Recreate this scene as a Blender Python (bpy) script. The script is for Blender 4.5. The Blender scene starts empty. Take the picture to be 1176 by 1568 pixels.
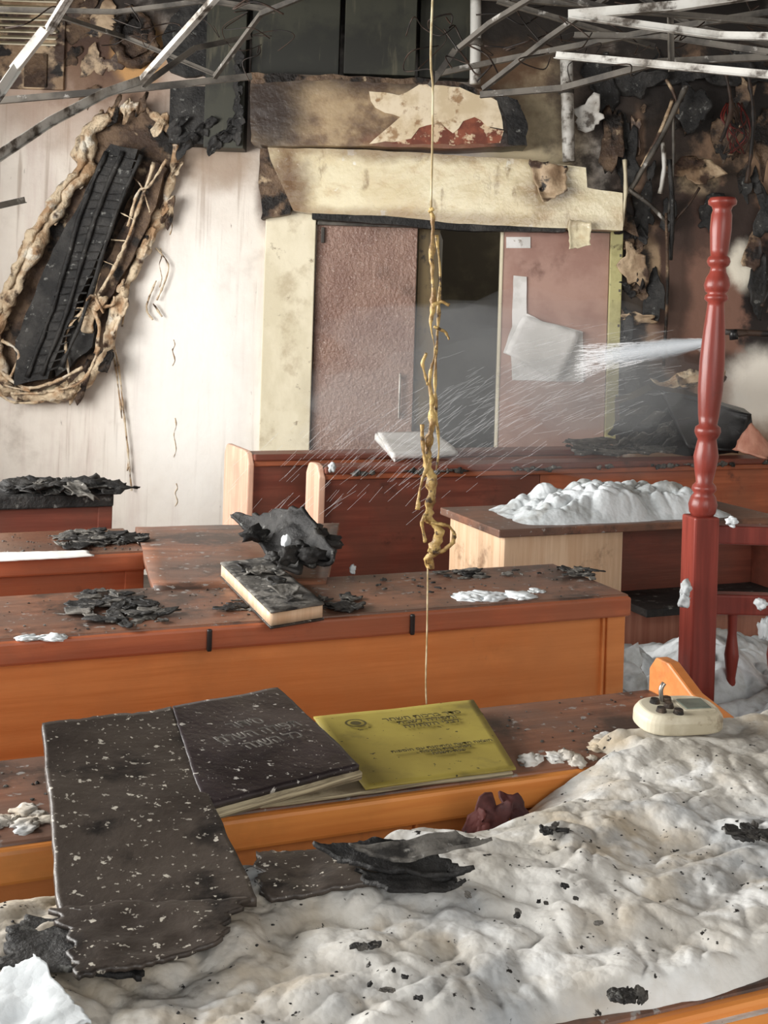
import bpy, bmesh, math, random
from mathutils import Vector, Matrix, noise as mn
random.seed(7)
R = 0.03; F = 1764.0; H = 1.5; WY = 6.6
scene = bpy.context.scene

# ---------- placement helpers -------------
def site(u, v, Y):
    dx, dy = u-588, v-490
    a, b = dx+R*dy, dy-R*dx
    return Vector((a*Y/F, Y, H-b*Y/F))
def level(u, v, z):
    dx, dy = u-588, v-490
    a, b = dx+R*dy, dy-R*dx
    d = F*(H-z)/b
    return Vector((a*d/F, d, z))
KW = WY/F
def W(u, v, off=0.0):
    dx, dy = u-588, v-490
    return Vector(((dx+R*dy)*KW, WY-off, H-(dy-R*dx)*KW))

def lin(c):
    return tuple(((x/255)/12.92 if x/255 <= .04045 else ((x/255+.055)/1.055)**2.4) for x in c)+(1,)

# ---------- materials ----------
class M:
    def __init__(s, name, rough=.7, spec=.4, metal=0, mapping=None):
        s.m = bpy.data.materials.new(name); s.m.use_nodes = True
        s.t = s.m.node_tree; s.n = s.t.nodes; s.b = s.n['Principled BSDF']
        s.b.inputs['Roughness'].default_value = rough
        s.b.inputs['Metallic'].default_value = metal
        s.b.inputs['Specular IOR Level'].default_value = spec
        s.tc = s.n.new('ShaderNodeTexCoord'); s.col = None
    def link(s, a, b): s.t.links.new(a, b)
    def noise(s, scale, detail=6, rough=.6, stretch=(1,1,1), dist=0, loc=(0,0,0)):
        mp = s.n.new('ShaderNodeMapping'); mp.inputs['Scale'].default_value = stretch
        mp.inputs['Location'].default_value = loc
        s.link(s.tc.outputs['Object'], mp.inputs[0])
        n = s.n.new('ShaderNodeTexNoise'); n.inputs['Scale'].default_value = scale
        n.inputs['Detail'].default_value = detail; n.inputs['Roughness'].default_value = rough
        n.inputs['Distortion'].default_value = dist
        s.link(mp.outputs[0], n.inputs['Vector']); return n.outputs[0]
    def voro(s, scale):
        n = s.n.new('ShaderNodeTexVoronoi'); n.inputs['Scale'].default_value = scale
        s.link(s.tc.outputs['Object'], n.inputs['Vector']); return n.outputs[0]
    def ramp(s, x, lo, hi, a=0, b=1):
        r = s.n.new('ShaderNodeMapRange'); r.interpolation_type = 'SMOOTHSTEP'
        r.inputs['From Min'].default_value = lo; r.inputs['From Max'].default_value = hi
        r.inputs['To Min'].default_value = a; r.inputs['To Max'].default_value = b
        s.link(x, r.inputs['Value']); return r.outputs[0]
    def math(s, op, a, b=0):
        m = s.n.new('ShaderNodeMath'); m.operation = op
        for i, x in enumerate((a, b)):
            if isinstance(x, (int, float)): m.inputs[i].default_value = x
            else: s.link(x, m.inputs[i])
        return m.outputs[0]
    def mix(s, fac, a, b):
        m = s.n.new('ShaderNodeMix'); m.data_type = 'RGBA'
        if isinstance(fac, (int, float)): m.inputs[0].default_value = fac
        else: s.link(fac, m.inputs[0])
        for i, x in ((6, a), (7, b)):
            if isinstance(x, tuple): m.inputs[i].default_value = lin(x) if len(x) == 3 else x
            else: s.link(x, m.inputs[i])
        return m.outputs[2]
    def base(s, c1, c2, scale=4, lo=.4, hi=.6, **k):
        s.col = s.mix(s.ramp(s.noise(scale, **k), lo, hi), c1, c2); return s
    def over(s, c, fac):
        s.col = s.mix(fac, s.col, c); return s
    def spots(s, c, scale, lo, hi, amt=1, **k):
        return s.over(c, s.ramp(s.noise(scale, **k), lo, hi, 0, amt))
    def xz(s):
        if not hasattr(s, '_x'):
            sp = s.n.new('ShaderNodeSeparateXYZ'); s.link(s.tc.outputs['Object'], sp.inputs[0])
            s._x, s._z = sp.outputs[0], sp.outputs[2]
            s._n = s.noise(2.6, 8, .62)
            s._n2 = s.noise(9, 6, .6, loc=(3, 1, 5))
        return s._x, s._z
    def blob(s, u, v, ru, rv, soft=.25, amp=1.6, fine=.4, amt=1):
        x, z = s.xz(); c = W(u, v)
        dx = s.math('DIVIDE', s.math('SUBTRACT', x, c.x), ru*KW)
        dz = s.math('DIVIDE', s.math('SUBTRACT', z, c.z), rv*KW)
        d = s.math('SQRT', s.math('ADD', s.math('MULTIPLY', dx, dx), s.math('MULTIPLY', dz, dz)))
        d = s.math('ADD', d, s.math('MULTIPLY', s.math('SUBTRACT', s._n, .5), amp))
        d = s.math('ADD', d, s.math('MULTIPLY', s.math('SUBTRACT', s._n2, .5), fine))
        inv = s.math('SUBTRACT', 1.0, d)
        return s.ramp(inv, -soft, soft, 0, amt)
    def bump(s, h, strength=.3, dist=.01):
        b = s.n.new('ShaderNodeBump'); b.inputs['Strength'].default_value = strength
        b.inputs['Distance'].default_value = dist
        s.link(h, b.inputs['Height']); s.link(b.outputs[0], s.b.inputs['Normal']); return s
    def done(s):
        if s.col is not None: s.link(s.col, s.b.inputs['Base Color'])
        return s.m

def wood(name, c1, c2, soot=.62, sootc=(40,28,24), rough=.45, ax=0, ash=None, spec=.4, film=None):
    m = M(name, rough, spec)
    st = [22, 22, 22]; st[ax] = 1.2
    m.base(c1, c2, 1.6, .35, .65, stretch=tuple(st), detail=8)
    m.spots(tuple(int(x*.8) for x in c1), 3.0, .5, .75)
    if film: m.spots(film, 4.5, .38, .62, .75, detail=9, loc=(7,1,2))
    m.spots(sootc, 5, soot, soot+.14, .85, detail=10, rough=.7)
    if ash: m.spots((150,148,145), 42, ash, ash+.06, .8, detail=4)
    m.bump(m.noise(6, 6, stretch=tuple(st)), .15, .004)
    return m.done()

mt = {}
mt['orange'] = wood('wood_orange', (216,138,78), (200,120,62), .62, (146,98,66), film=(198,126,72))
mt['orange_hi'] = wood('wood_orange_lip', (226,148,76), (212,128,62), .66, (142,96,60))
mt['ledge'] = wood('wood_sooty_ledge', (142,98,76), (116,76,58), .48, (60,50,45), .42, ash=.62, film=(102,82,72))
mt['wet'] = wood('wood_wet_ledge', (138,92,70), (110,70,54), .52, (62,50,44), .16, ash=.68, spec=.8, film=(104,82,72))
mt['redwood'] = wood('wood_red', (136,74,58), (110,56,44), .56, (66,40,34), film=(104,64,52))
mt['redor'] = wood('wood_red_orange', (178,100,66), (152,80,52), .58, (98,58,44), film=(146,88,62))
mt['post'] = wood('wood_newel', (142,62,52), (116,48,40), .62, (76,36,30), .3, ax=2)
mt['pinkw'] = wood('wood_pale_pink', (206,150,128), (184,124,104), .7, (120,80,66), ax=2)
mt['peach'] = wood('wood_peach', (228,188,164), (210,164,140), .64, (150,104,86), ax=2)
mt['palew'] = wood('wood_pale', (220,192,162), (200,166,134), .56, (130,100,76), ax=2)

m = M('charred', .65).base((26,25,25), (60,58,56), 7, .4, .7); m.spots((122,122,118), 26, .6, .72)
m.bump(m.noise(25, 8), .7, .02); mt['char'] = m.done()
m = M('charred_speckled', .42).base((54,47,43), (74,66,60), 5, .35, .65)
m.spots((30,27,26), 9, .52, .68); m.spots((188,182,170), 55, .645, .68, detail=3); m.spots((158,152,142), 120, .65, .69, detail=2)
m.bump(m.noise(70, 4), .3, .004); mt['cover'] = m.done()
m = M('black_cover', .35).base((38,31,33), (56,48,50), 6); m.spots((182,178,172), 60, .65, .685, detail=3); m.spots((140,136,130), 130, .66, .7, detail=2)
m.bump(m.noise(70, 4), .25, .004); mt['black'] = m.done()
m = M('yellow_card', .6).base((166,150,70), (142,126,58), 5, .35, .7); m.spots((104,92,48), 9, .52, .74, .8); m.spots((60,52,30), 90, .68, .72, detail=2); mt['yellow'] = m.done()
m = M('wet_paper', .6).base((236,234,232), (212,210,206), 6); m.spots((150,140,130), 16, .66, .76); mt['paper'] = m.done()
m = M('pages', .8).base((176,164,136), (110,98,78), 8, stretch=(1,1,40)); mt['pages'] = m.done()
m = M('ash_grey', .9).base((116,112,106), (76,73,69), 12); m.spots((40,38,36), 20, .46, .62, detail=9); m.spots((160,158,152), 50, .6, .7); m.bump(m.noise(45, 8), .6, .01); mt['ash'] = m.done()
m = M('foam', .75, .3).base((216,214,209), (182,177,167), 3.0, .38, .6)
m.spots((176,158,130), 4.0, .46, .66, .8, detail=4); m.spots((158,163,168), 4.5, .46, .66, .75, detail=4, loc=(4,2,1)); m.spots((122,114,104), 3.5, .5, .68, .75, detail=7, loc=(1,7,2))
m.spots((78,72,66), 7, .58, .72, .75, detail=8, loc=(6,7,2)); m.spots((230,230,228), 8, .55, .68, .85, detail=4, loc=(9,9,2)); m.spots((40,36,34), 60, .655, .70, detail=4)
m.b.inputs['Subsurface Weight'].default_value = .3; m.b.inputs['Subsurface Radius'].default_value = (.03,.03,.03)
hh = m.math('ADD', m.noise(45, 5, .55), m.math('MULTIPLY', m.voro(150), -.5))
m.bump(hh, .25, .005); mt['foam'] = m.done()
m = M('foam_clean', .65, .35).base((224,229,232), (188,194,196), 6, .38, .62); m.spots((134,126,116), 6, .52, .7, .75, detail=7)
m.b.inputs['Subsurface Weight'].default_value = .25; m.b.inputs['Subsurface Radius'].default_value = (.03,.03,.03)
m.bump(m.math('ADD', m.noise(35, 5, .55), m.math('MULTIPLY', m.voro(80), -.5)), .25, .008); mt['foamw'] = m.done()
m = M('melted_insulation', .55).base((224,204,174), (176,142,108), 9, .42, .62); m.spots((74,54,42), 11, .53, .66, detail=8); m.spots((236,228,212), 8, .57, .7, loc=(5,5,5))
m.bump(m.noise(28, 8), .8, .03); mt['insul'] = m.done()
m = M('melted_yellow', .4).base((198,168,106), (130,98,56), 30, .4, .62); m.spots((64,44,26), 50, .54, .66); m.bump(m.noise(80, 5), .6, .008); mt['ropem'] = m.done()
m = M('cord_pale', .6).base((206,194,160), (160,140,100), 20); mt['cord'] = m.done()
m = M('bar_white', .45).base((210,208,202), (140,132,122), 6, .4, .7); m.spots((80,72,64), 12, .52, .66); mt['barw'] = m.done()
m = M('bar_sooty', .6).base((104,98,90), (58,54,50), 6, .4, .65); m.spots((190,186,180), 11, .6, .7); mt['bard'] = m.done()
m = M('black_plastic', .35).base((18,17,18), (36,34,35), 8); m.spots((90,90,92), 40, .68, .74); m.bump(m.noise(20,5), .3, .01); mt['blk'] = m.done()
m = M('wire_black', .6).base((26,22,20), (60,44,34), 12); mt['wire'] = m.done()
m = M('wire_red', .5).base((110,38,32), (70,24,22), 12); mt['wirer'] = m.done()
m = M('maroon_cloth', .7).base((92,44,40), (60,30,30), 12); mt['maroon'] = m.done()
m = M('device_cream', .4).base((214,206,184), (188,178,154), 10); m.spots((110,90,70), 24, .58, .7, .7); mt['device'] = m.done()
m = M('device_screen', .25).base((120,128,116), (96,104,96), 10); mt['screen'] = m.done()
m = M('ink', .7).base((78,70,34), (66,58,32), 10); mt['ink'] = m.done()
m = M('ink_pale', .7).base((120,116,110), (90,86,82), 40); mt['inkp'] = m.done()
m = M('metal', .3, metal=.9).base((170,165,158), (120,112,104), 12); mt['metal'] = m.done()
m = M('dirty_peel', .55).base((194,170,140), (144,118,92), 5, .42, .6); m.spots((72,54,44), 6, .46, .58, detail=9); m.spots((28,22,20), 8, .55, .63, detail=8, loc=(3,3,3)); m.bump(m.noise(20,6), .5, .015); mt['dpeel'] = m.done()

# walls
m = M('plaster_back_wall', .6)
m.base((232,224,214), (219,210,200), 2, .35, .65)
m.spots((206,190,182), 3, .48, .72, .7, stretch=(3,1,.35))
m.spots((170,154,140), 4, .55, .74, .8, stretch=(6,1,.25), detail=8)
m.spots((154,140,128), 2.2, .53, .75, .65, detail=9, loc=(9,2,4))
m.spots((96,72,60), 13, .68, .74, .8, detail=6, stretch=(1.6,1,.5), loc=(1,2,8))
B = m.blob
m.over((248,245,240), B(290, 580, 100, 200, .6, .8, .4, .85))  # bright light on the lower left wall, painted into the plaster colour
m.over((178,152,134), B(100, 120, 300, 90, .6, .9, .4, .8))
m.over((128,100,80), B(150, 70, 130, 90, .3, 1.2))
m.over((88,62,48), B(150, 45, 60, 80, .25, 1.4))
m.over((196,150,96), B(215, 80, 45, 50, .2, .8))
m.over((38,26,20), B(205, 60, 26, 44, .12, 1.2))
m.over((150,126,104), B(330, 245, 80, 40, .5, 1.4, .6, .8))
m.over((96,74,60), B(410, 300, 16, 50, .5, 1.4, .4, .8))
m.over((200,184,152), B(825, 180, 80, 170, .35, .5))
m.over((110,84,62), B(780, 70, 90, 100, .4, 1.6, .8))
m.over((84,72,63), B(910, 120, 66, 130, .4, 1.8, .8))
# right side burnt wall
m.over((146,117,94), B(1080, 400, 150, 480, .12, .4))
m.over((132,97,82), B(1100, 440, 95, 160, .25, .9))
m.over((84,62,52), B(1030, 400, 30, 160, .3, 1.2))
m.over((176,150,120), B(985, 420, 30, 60, .15, 2.2))
m.over((166,136,110), B(1150, 200, 60, 90, .2, 1.6, .8))
m.over((196,172,140), B(1060, 270, 54, 28, .12, 2.4, 1.0))
m.over((44,35,30), B(985, 180, 90, 170, .3, 2.4, 1.2, .96))
m.over((120,96,78), B(975, 240, 12, 70, .3, 1.8, .9))
m.over((32,26,24), B(962, 470, 30, 130, .25, 2.6, 1.4, .93))
m.over((34,28,25), B(1090, 130, 110, 70, .25, 2.4, 1.2))
m.over((36,29,26), B(1125, 300, 36, 90, .3, 2.8, 1.4, .9))
m.over((36,28,26), B(1168, 460, 30, 90, .25, 2.6, 1.4))
m.over((52,39,34), B(1050, 340, 60, 60, .4, 2.4, 1.2, .7))
m.over((56,42,36), B(1080, 560, 120, 18, .4, 2.0, 1.0, .8))
m.over((44,33,30), B(1000, 610, 70, 40, .2, 1.4))
m.over((252,246,234), B(1165, 600, 50, 56, .4, .8))  # light glow at the right edge, painted as near-white colour
m.over((250,242,224), B(1140, 410, 24, 30, .5, 1.6, .8))  # second painted light glow, higher on the right wall
m.over((42,36,31), B(620, -30, 760, 120, .35, 1.6))
m.over((34,29,26), B(1050, 10, 200, 90, .4, 1.6))
m.bump(m.noise(14, 8), .4, .012)
mt['wall'] = m.done()
m = M('side_wall', .7).base((224,216,208), (196,184,172), 2); m.spots((110,94,80), 2, .6, .8); mt['side'] = m.done()
m = M('ceiling_soot', .8).base((46,42,38), (28,26,24), 2); mt['ceil'] = m.done()
m = M('floor_dirty', .7).base((100,88,78), (66,58,52), 4); m.spots((170,170,168), 8, .58, .7); mt['floor'] = m.done()
m = M('dark_panel', .5).base((60,60,50), (42,42,37), 3); m.spots((92,88,72), 5, .56, .75, stretch=(4,1,.5)); mt['dkpanel'] = m.done()
m = M('cream_gloss', .2, .6).base((236,225,192), (224,209,172), 3)
m.spots((204,180,140), 5, .52, .74, .85, stretch=(1,1,2)); m.spots((122,94,66), 6, .57, .72, .8, detail=10, stretch=(1.6,1,.7)); m.spots((248,244,230), 8, .64, .7, loc=(2,2,2))
m.over((110,82,58), m.blob(440, 290, 34, 76, .6, 1.4, .8, .85)); m.over((120,92,64), m.blob(830, 300, 40, 30, .5, 1.4, .6, .6)); m.over((130,100,70), m.blob(650, 338, 260, 12, .7, 1.6, 1.0, .6)); m.over((120,92,66), m.blob(620, 238, 240, 12, .8, 1.8, 1.2, .7))
m.bump(m.noise(9, 5), .5, .02); mt['cream'] = m.done()
m = M('cream_jamb', .4).base((228,219,194), (210,200,172), 3, stretch=(1,1,.5)); m.spots((176,160,130), 6, .54, .72, .7); m.spots((120,100,74), 14, .62, .74); m.bump(m.noise(14,5), .3, .01); mt['jamb'] = m.done()
m = M('jamb_green', .4).base((190,184,130), (160,152,100), 6); m.spots((80,66,40), 14, .56, .7); mt['jambg'] = m.done()
m = M('door_edge_brown', .5).base((120,102,68), (88,74,50), 5, stretch=(1,1,.3)); m.spots((50,40,30), 12, .58, .7); mt['edgeb'] = m.done()
m = M('scorched_board', .35, .6).base((176,153,120), (146,121,92), 4, .4, .62)
m.spots((98,75,57), 4, .47, .65, .88, detail=10)
m.over((52,39,31), m.blob(415, 170, 58, 90, .6, 1.0))
m.over((58,43,34), m.blob(600, 124, 230, 30, .7, 1.5, .8, .92))
m.over((120,66,46), m.blob(690, 228, 120, 14, .5, 1.4, .8, .8))
m.over((36,26,20), m.blob(785, 195, 40, 56, .4, .8))
m.bump(m.noise(12, 6), .4, .02); mt['scorch'] = m.done()
m = M('paint_peel', .5).base((236,220,192), (214,194,160), 8); m.spots((164,132,98), 12, .56, .68); mt['peel'] = m.done()
m = M('red_primer', .5).base((146,82,60), (112,60,45), 12); m.spots((216,192,160), 14, .52, .58); mt['primer'] = m.done()
m = M('door_left_mat', .24, .6).base((150,120,106), (132,101,89), 2.5); m.spots((184,162,150), 60, .6, .68, detail=3); m.spots((98,76,66), 3, .52, .75, .7, detail=8); m.bump(m.noise(45, 4), .8, .02); mt['doorL'] = m.done()
m = M('door_right_mat', .5).base((180,146,133), (160,124,112), 2.5); m.spots((116,84,74), 6, .56, .76, .8, detail=8); m.bump(m.noise(60, 4), .15, .004); mt['doorR'] = m.done()
m = M('dark_void', .9).base((82,76,63), (58,53,45), 2); mt['void'] = m.done()
m = M('cover_membrane', .5).base((116,94,74), (72,55,44), 7, .4, .6); m.spots((186,164,134), 9, .6, .7); m.spots((26,21,18), 6, .48, .6, loc=(2,3,4), detail=9); m.bump(m.noise(25,8), .8, .03); mt['memb'] = m.done()

def glassy(name, alpha, col):
    m = bpy.data.materials.new(name); m.use_nodes = True
    b = m.node_tree.nodes['Principled BSDF']; b.inputs['Base Color'].default_value = col
    b.inputs['Alpha'].default_value = alpha; b.inputs['Roughness'].default_value = .6
    return m
mt['spray'] = glassy('water_jet_body', .11, (.9,.95,1,1))
mt['drop'] = glassy('water_streak', .28, (.92,.93,.95,1))
def mist(name, dens):
    m = bpy.data.materials.new(name); m.use_nodes = True; nt = m.node_tree
    for q in list(nt.nodes):
        if q.type == 'BSDF_PRINCIPLED': nt.nodes.remove(q)
    vs = nt.nodes.new('ShaderNodeVolumeScatter'); vs.inputs['Density'].default_value = dens; vs.inputs['Color'].default_value = (.97,.98,1,1)
    nt.links.new(vs.outputs[0], nt.nodes['Material Output'].inputs['Volume']); return m
mt['mist'] = mist('water_mist', .26); mt['mist2'] = mist('water_mist_dense', .6)

# ---------- geometry ----------
def grp(name, rotz=0):
    e = bpy.data.objects.new(name, None); scene.collection.objects.link(e); e.empty_display_size = .1
    e.rotation_euler = (0, 0, rotz); return e
def fin(name, bm, mat, parent=None, smooth=False, bevel=0, rotz=0):
    me = bpy.data.meshes.new(name); bmesh.ops.recalc_face_normals(bm, faces=bm.faces); bm.to_mesh(me); bm.free()
    o = bpy.data.objects.new(name, me); scene.collection.objects.link(o)
    mats = mat if isinstance(mat, (list, tuple)) else [mat]
    for q in mats: me.materials.append(mt[q])
    if smooth:
        for p in me.polygons: p.use_smooth = True
    if parent: o.parent = parent
    if rotz: o.rotation_euler = (0, 0, rotz)
    if bevel:
        b = o.modifiers.new('bev', 'BEVEL'); b.width = bevel; b.segments = 2; b.limit_method = 'ANGLE'
    return o
def addbox(bm, lo, hi, mi=0):
    x0,y0,z0 = lo; x1,y1,z1 = hi
    v = [bm.verts.new(p) for p in ((x0,y0,z0),(x1,y0,z0),(x1,y1,z0),(x0,y1,z0),(x0,y0,z1),(x1,y0,z1),(x1,y1,z1),(x0,y1,z1))]
    for f in ((0,3,2,1),(4,5,6,7),(0,1,5,4),(1,2,6,5),(2,3,7,6),(3,0,4,7)):
        bm.faces.new([v[i] for i in f]).material_index = mi
def box(name, lo, hi, mat, parent=None, bevel=.004, rotz=0):
    bm = bmesh.new(); addbox(bm, lo, hi); return fin(name, bm, mat, parent, bevel=bevel, rotz=rotz)
def boxes(name, lst, mat, parent=None, bevel=.004, rotz=0):
    bm = bmesh.new()
    for l in lst: addbox(bm, l[0], l[1], l[2] if len(l) > 2 else 0)
    return fin(name, bm, mat, parent, bevel=bevel, rotz=rotz)
def slab(name, pts, vec, mat, parent=None, jag=0, seg=.04, bevel=0, seed=0):
    P = []
    n = len(pts)
    for i in range(n):
        a, b = Vector(pts[i]), Vector(pts[(i+1) % n]); L = (b-a).length
        k = max(1, int(L/seg)) if jag else 1
        for j in range(k):
            q = a.lerp(b, j/k)
            if jag and j:
                q = q + Vector((mn.noise(q*9+Vector((seed,0,0))), 0, mn.noise(q*9+Vector((0,seed,7)))))*jag*1.5 + Vector((mn.noise(q*40), 0, mn.noise(q*37)))*jag*.6
            P.append(q)
    bm = bmesh.new(); f = bm.faces.new([bm.verts.new(p) for p in P])
    r = bmesh.ops.extrude_face_region(bm, geom=[f])
    for e in r['geom']:
        if isinstance(e, bmesh.types.BMVert): e.co += Vector(vec)
    bmesh.ops.triangulate(bm, faces=[q for q in bm.faces if len(q.verts) > 4])
    return fin(name, bm, mat, parent, bevel=bevel)
def wslab(name, uv, off, th, mat, parent=None, jag=.012, seed=0, bevel=0):
    return slab(name, [W(u, v, off) for u, v in uv], (0, -th, 0), mat, parent, jag, .04, bevel, seed)
def sheet(name, c, nx, ny, amp, th, mat, parent=None, jag=0, freq=8, curl=0, seed=0, smooth=True, torn=1.0):
    """c : 4 corners TL TR BR BL"""
    c = [Vector(p) for p in c]; nrm = (c[1]-c[0]).cross(c[3]-c[0]).normalized()
    if nrm.z < 0 or (abs(nrm.z) < .2 and nrm.y > 0): nrm = -nrm
    sv = Vector((seed*3.1, seed*1.7, seed))
    bm = bmesh.new(); g = []
    for j in range(ny+1):
        row = []
        for i in range(nx+1):
            a, b = i/nx, j/ny
            a2, b2 = a, b
            if jag:
                ea = (2*a-1); eb = (2*b-1)
                k1 = 1-jag*(.5+mn.noise(Vector((b*5*torn, seed, 1))*1.3)+.6*mn.noise(Vector((b*17*torn, seed, 5))))
                k2 = 1-jag*(.5+mn.noise(Vector((a*5*torn, seed, 9))*1.3)+.6*mn.noise(Vector((a*17*torn, seed, 3))))
                a2 = .5+ea*k1/2; b2 = .5+eb*k2/2
            p = (c[0].lerp(c[1], a2)).lerp(c[3].lerp(c[2], a2), b2)
            p = p + nrm*(amp*(mn.noise(p*freq+sv)+.5*mn.noise(p*freq*2.7+sv)) + curl*(max(0, abs(2*a-1)-.5)**2+max(0, abs(2*b-1)-.5)**2)*2)
            row.append(bm.verts.new(p))
        g.append(row)
    for j in range(ny):
        for i in range(nx):
            bm.faces.new((g[j][i], g[j][i+1], g[j+1][i+1], g[j+1][i]))
    o = fin(name, bm, mat, parent, smooth=smooth)
    s = o.modifiers.new('sol', 'SOLIDIFY'); s.thickness = th; s.offset = -1
    return o
def addflake(bm, c, ex, ey, seed, mi=0, n=8, relief=1.0, frill=.5):
    """irregular curled flake : radial fan with ragged outline"""
    c, ex, ey = Vector(c), Vector(ex), Vector(ey); nz = ex.cross(ey).normalized()*((ex.length+ey.length)/2)
    rings = []; N = 24
    for j in range(1, n+1):
        rr = j/n; ring = []
        for k in range(N):
            t = 2*math.pi*k/N; d = Vector((math.cos(t), math.sin(t), seed*1.37))
            q = rr*(1+.75*mn.noise(d*1.2)+frill*.5*mn.noise(d*3.1)+frill*.35*mn.noise(d*8))
            x, y = q*math.cos(t), q*math.sin(t)
            h = relief*(.7*(rr**2)*mn.noise(Vector((x*1.1, y*1.1, seed)))+.15*mn.noise(Vector((x*3, y*3, seed*2)))+.06*mn.noise(Vector((x*8, y*8, seed))))
            ring.append(bm.verts.new(c+ex*x+ey*y+nz*h))
        rings.append(ring)
    v0 = bm.verts.new(c)
    for k in range(N):
        bm.faces.new((v0, rings[0][k], rings[0][(k+1)%N])).material_index = mi
        for j in range(n-1): bm.faces.new((rings[j][k], rings[j+1][k], rings[j+1][(k+1)%N], rings[j][(k+1)%N])).material_index = mi
def flakes(name, lst, mats, parent=None, th=.004, smooth=True, relief=1.0, frill=.5):
    bm = bmesh.new()
    for i, l in enumerate(lst): addflake(bm, l[0], l[1], l[2], i+l[0][0]*9, l[3] if len(l) > 3 else 0, relief=relief, frill=frill)
    o = fin(name, bm, mats, parent, smooth=smooth); s = o.modifiers.new('sol', 'SOLIDIFY'); s.thickness = th; s.offset = 0; return o
def hflakes(name, pts, z, mats, parent=None, tilt=.35, th=.003, relief=.7):
    L = []
    for p in pts:
        a = random.uniform(0, 6.28); c = level(p[0], p[1], z+p[2]*.1+.002)
        ex = Vector((math.cos(a), math.sin(a), random.uniform(-tilt,tilt)*.3))*p[2]; ey = Vector((-math.sin(a), math.cos(a), random.uniform(-tilt,tilt)*.3))*p[2]*random.uniform(.4,.9)
        L.append((c, ex, ey, p[3] if len(p) > 3 else 0))
    return flakes(name, L, mats, parent, th, relief=relief, frill=.7)
def addtube(bm, pts, radii, nseg=8, lump=0, lf=20, mi=0, seed=0):
    pts = [Vector(p) for p in pts]
    if isinstance(radii, (int, float)): radii = [radii]*len(pts)
    rings = []
    for i, p in enumerate(pts):
        d = (pts[min(i+1, len(pts)-1)]-pts[max(i-1, 0)]).normalized()
        a = d.cross(Vector((0, 1, .13))).normalized(); b = d.cross(a).normalized()
        ring = []
        for k in range(nseg):
            t = 2*math.pi*k/nseg; q = p+(a*math.cos(t)+b*math.sin(t))*radii[i]
            if lump: q += (q-p)*lump*(mn.noise(q*lf+Vector((seed,0,0)))+.6*mn.noise(q*lf*2.3))
            ring.append(bm.verts.new(q))
        rings.append(ring)
    for i in range(len(rings)-1):
        for k in range(nseg):
            bm.faces.new((rings[i][k], rings[i][(k+1) % nseg], rings[i+1][(k+1) % nseg], rings[i+1][k])).material_index = mi
    bm.faces.new(rings[0]).material_index = mi; bm.faces.new(rings[-1]).material_index = mi
def dens(pts, n):
    pts = [Vector(p) for p in pts]; out = []
    for i in range(len(pts)-1):
        p0, p1, p2, p3 = pts[max(i-1, 0)], pts[i], pts[i+1], pts[min(i+2, len(pts)-1)]
        for k in range(n):
            t = k/n
            out.append(.5*((2*p1)+(p2-p0)*t+(2*p0-5*p1+4*p2-p3)*t*t+(3*p1-p0-3*p2+p3)*t**3))
    out.append(pts[-1]); return out
def tube(name, pts, r, mat, parent=None, n=6, nseg=8, lump=0, lf=20):
    bm = bmesh.new(); P = dens(pts, n)
    if not isinstance(r, (int, float)):
        rr = []
        for i in range(len(P)):
            x = i/(len(P)-1)*(len(r)-1); a = int(x); b = min(a+1, len(r)-1); rr.append(r[a]+(r[b]-r[a])*(x-a))
        r = rr
    addtube(bm, P, r, nseg, lump, lf); return fin(name, bm, mat, parent, smooth=True)
def addlump(bm, c, size, amp=.35, rot=0, seed=0, sub=3, mi=0, f=1.7):
    r = bmesh.ops.create_icosphere(bm, subdivisions=sub, radius=1)
    Mx = Matrix.Rotation(rot, 3, 'Z')
    for v in r['verts']:
        d = v.co.normalized()
        k = 1+amp*(mn.noise(d*f+Vector((seed*5.3,seed,0)))*1.4+.6*mn.noise(d*f*2.7+Vector((0,seed*3,0)))+.35*mn.noise(d*f*6+Vector((seed,0,9))))
        q = d*k; q = Vector((q.x*size[0], q.y*size[1], q.z*size[2])); v.co = Mx@q+Vector(c)
    for v in r['verts']:
        for fc in v.link_faces: fc.material_index = mi
def lumps(name, lst, mat, parent=None, smooth=False):
    bm = bmesh.new()
    for i, l in enumerate(lst): addlump(bm, l[0], l[1], l[2] if len(l) > 2 else .35, l[3] if len(l) > 3 else 0, seed=i+l[0][0]*7)
    return fin(name, bm, mat, parent, smooth=smooth)
def scatter_lumps(patches, z, zf=.35, amp=.6):
    L = []
    for (u, v, ru, rv, n, r0, r1) in patches:
        for i in range(n):
            a = random.uniform(0, 6.28); k = math.sqrt(random.random()); r = random.uniform(r0, r1)
            L.append((level(u+ru*k*math.cos(a), v+rv*k*math.sin(a), z), (r, r*random.uniform(.4,1), r*zf), amp, random.uniform(0,3)))
    return L

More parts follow.
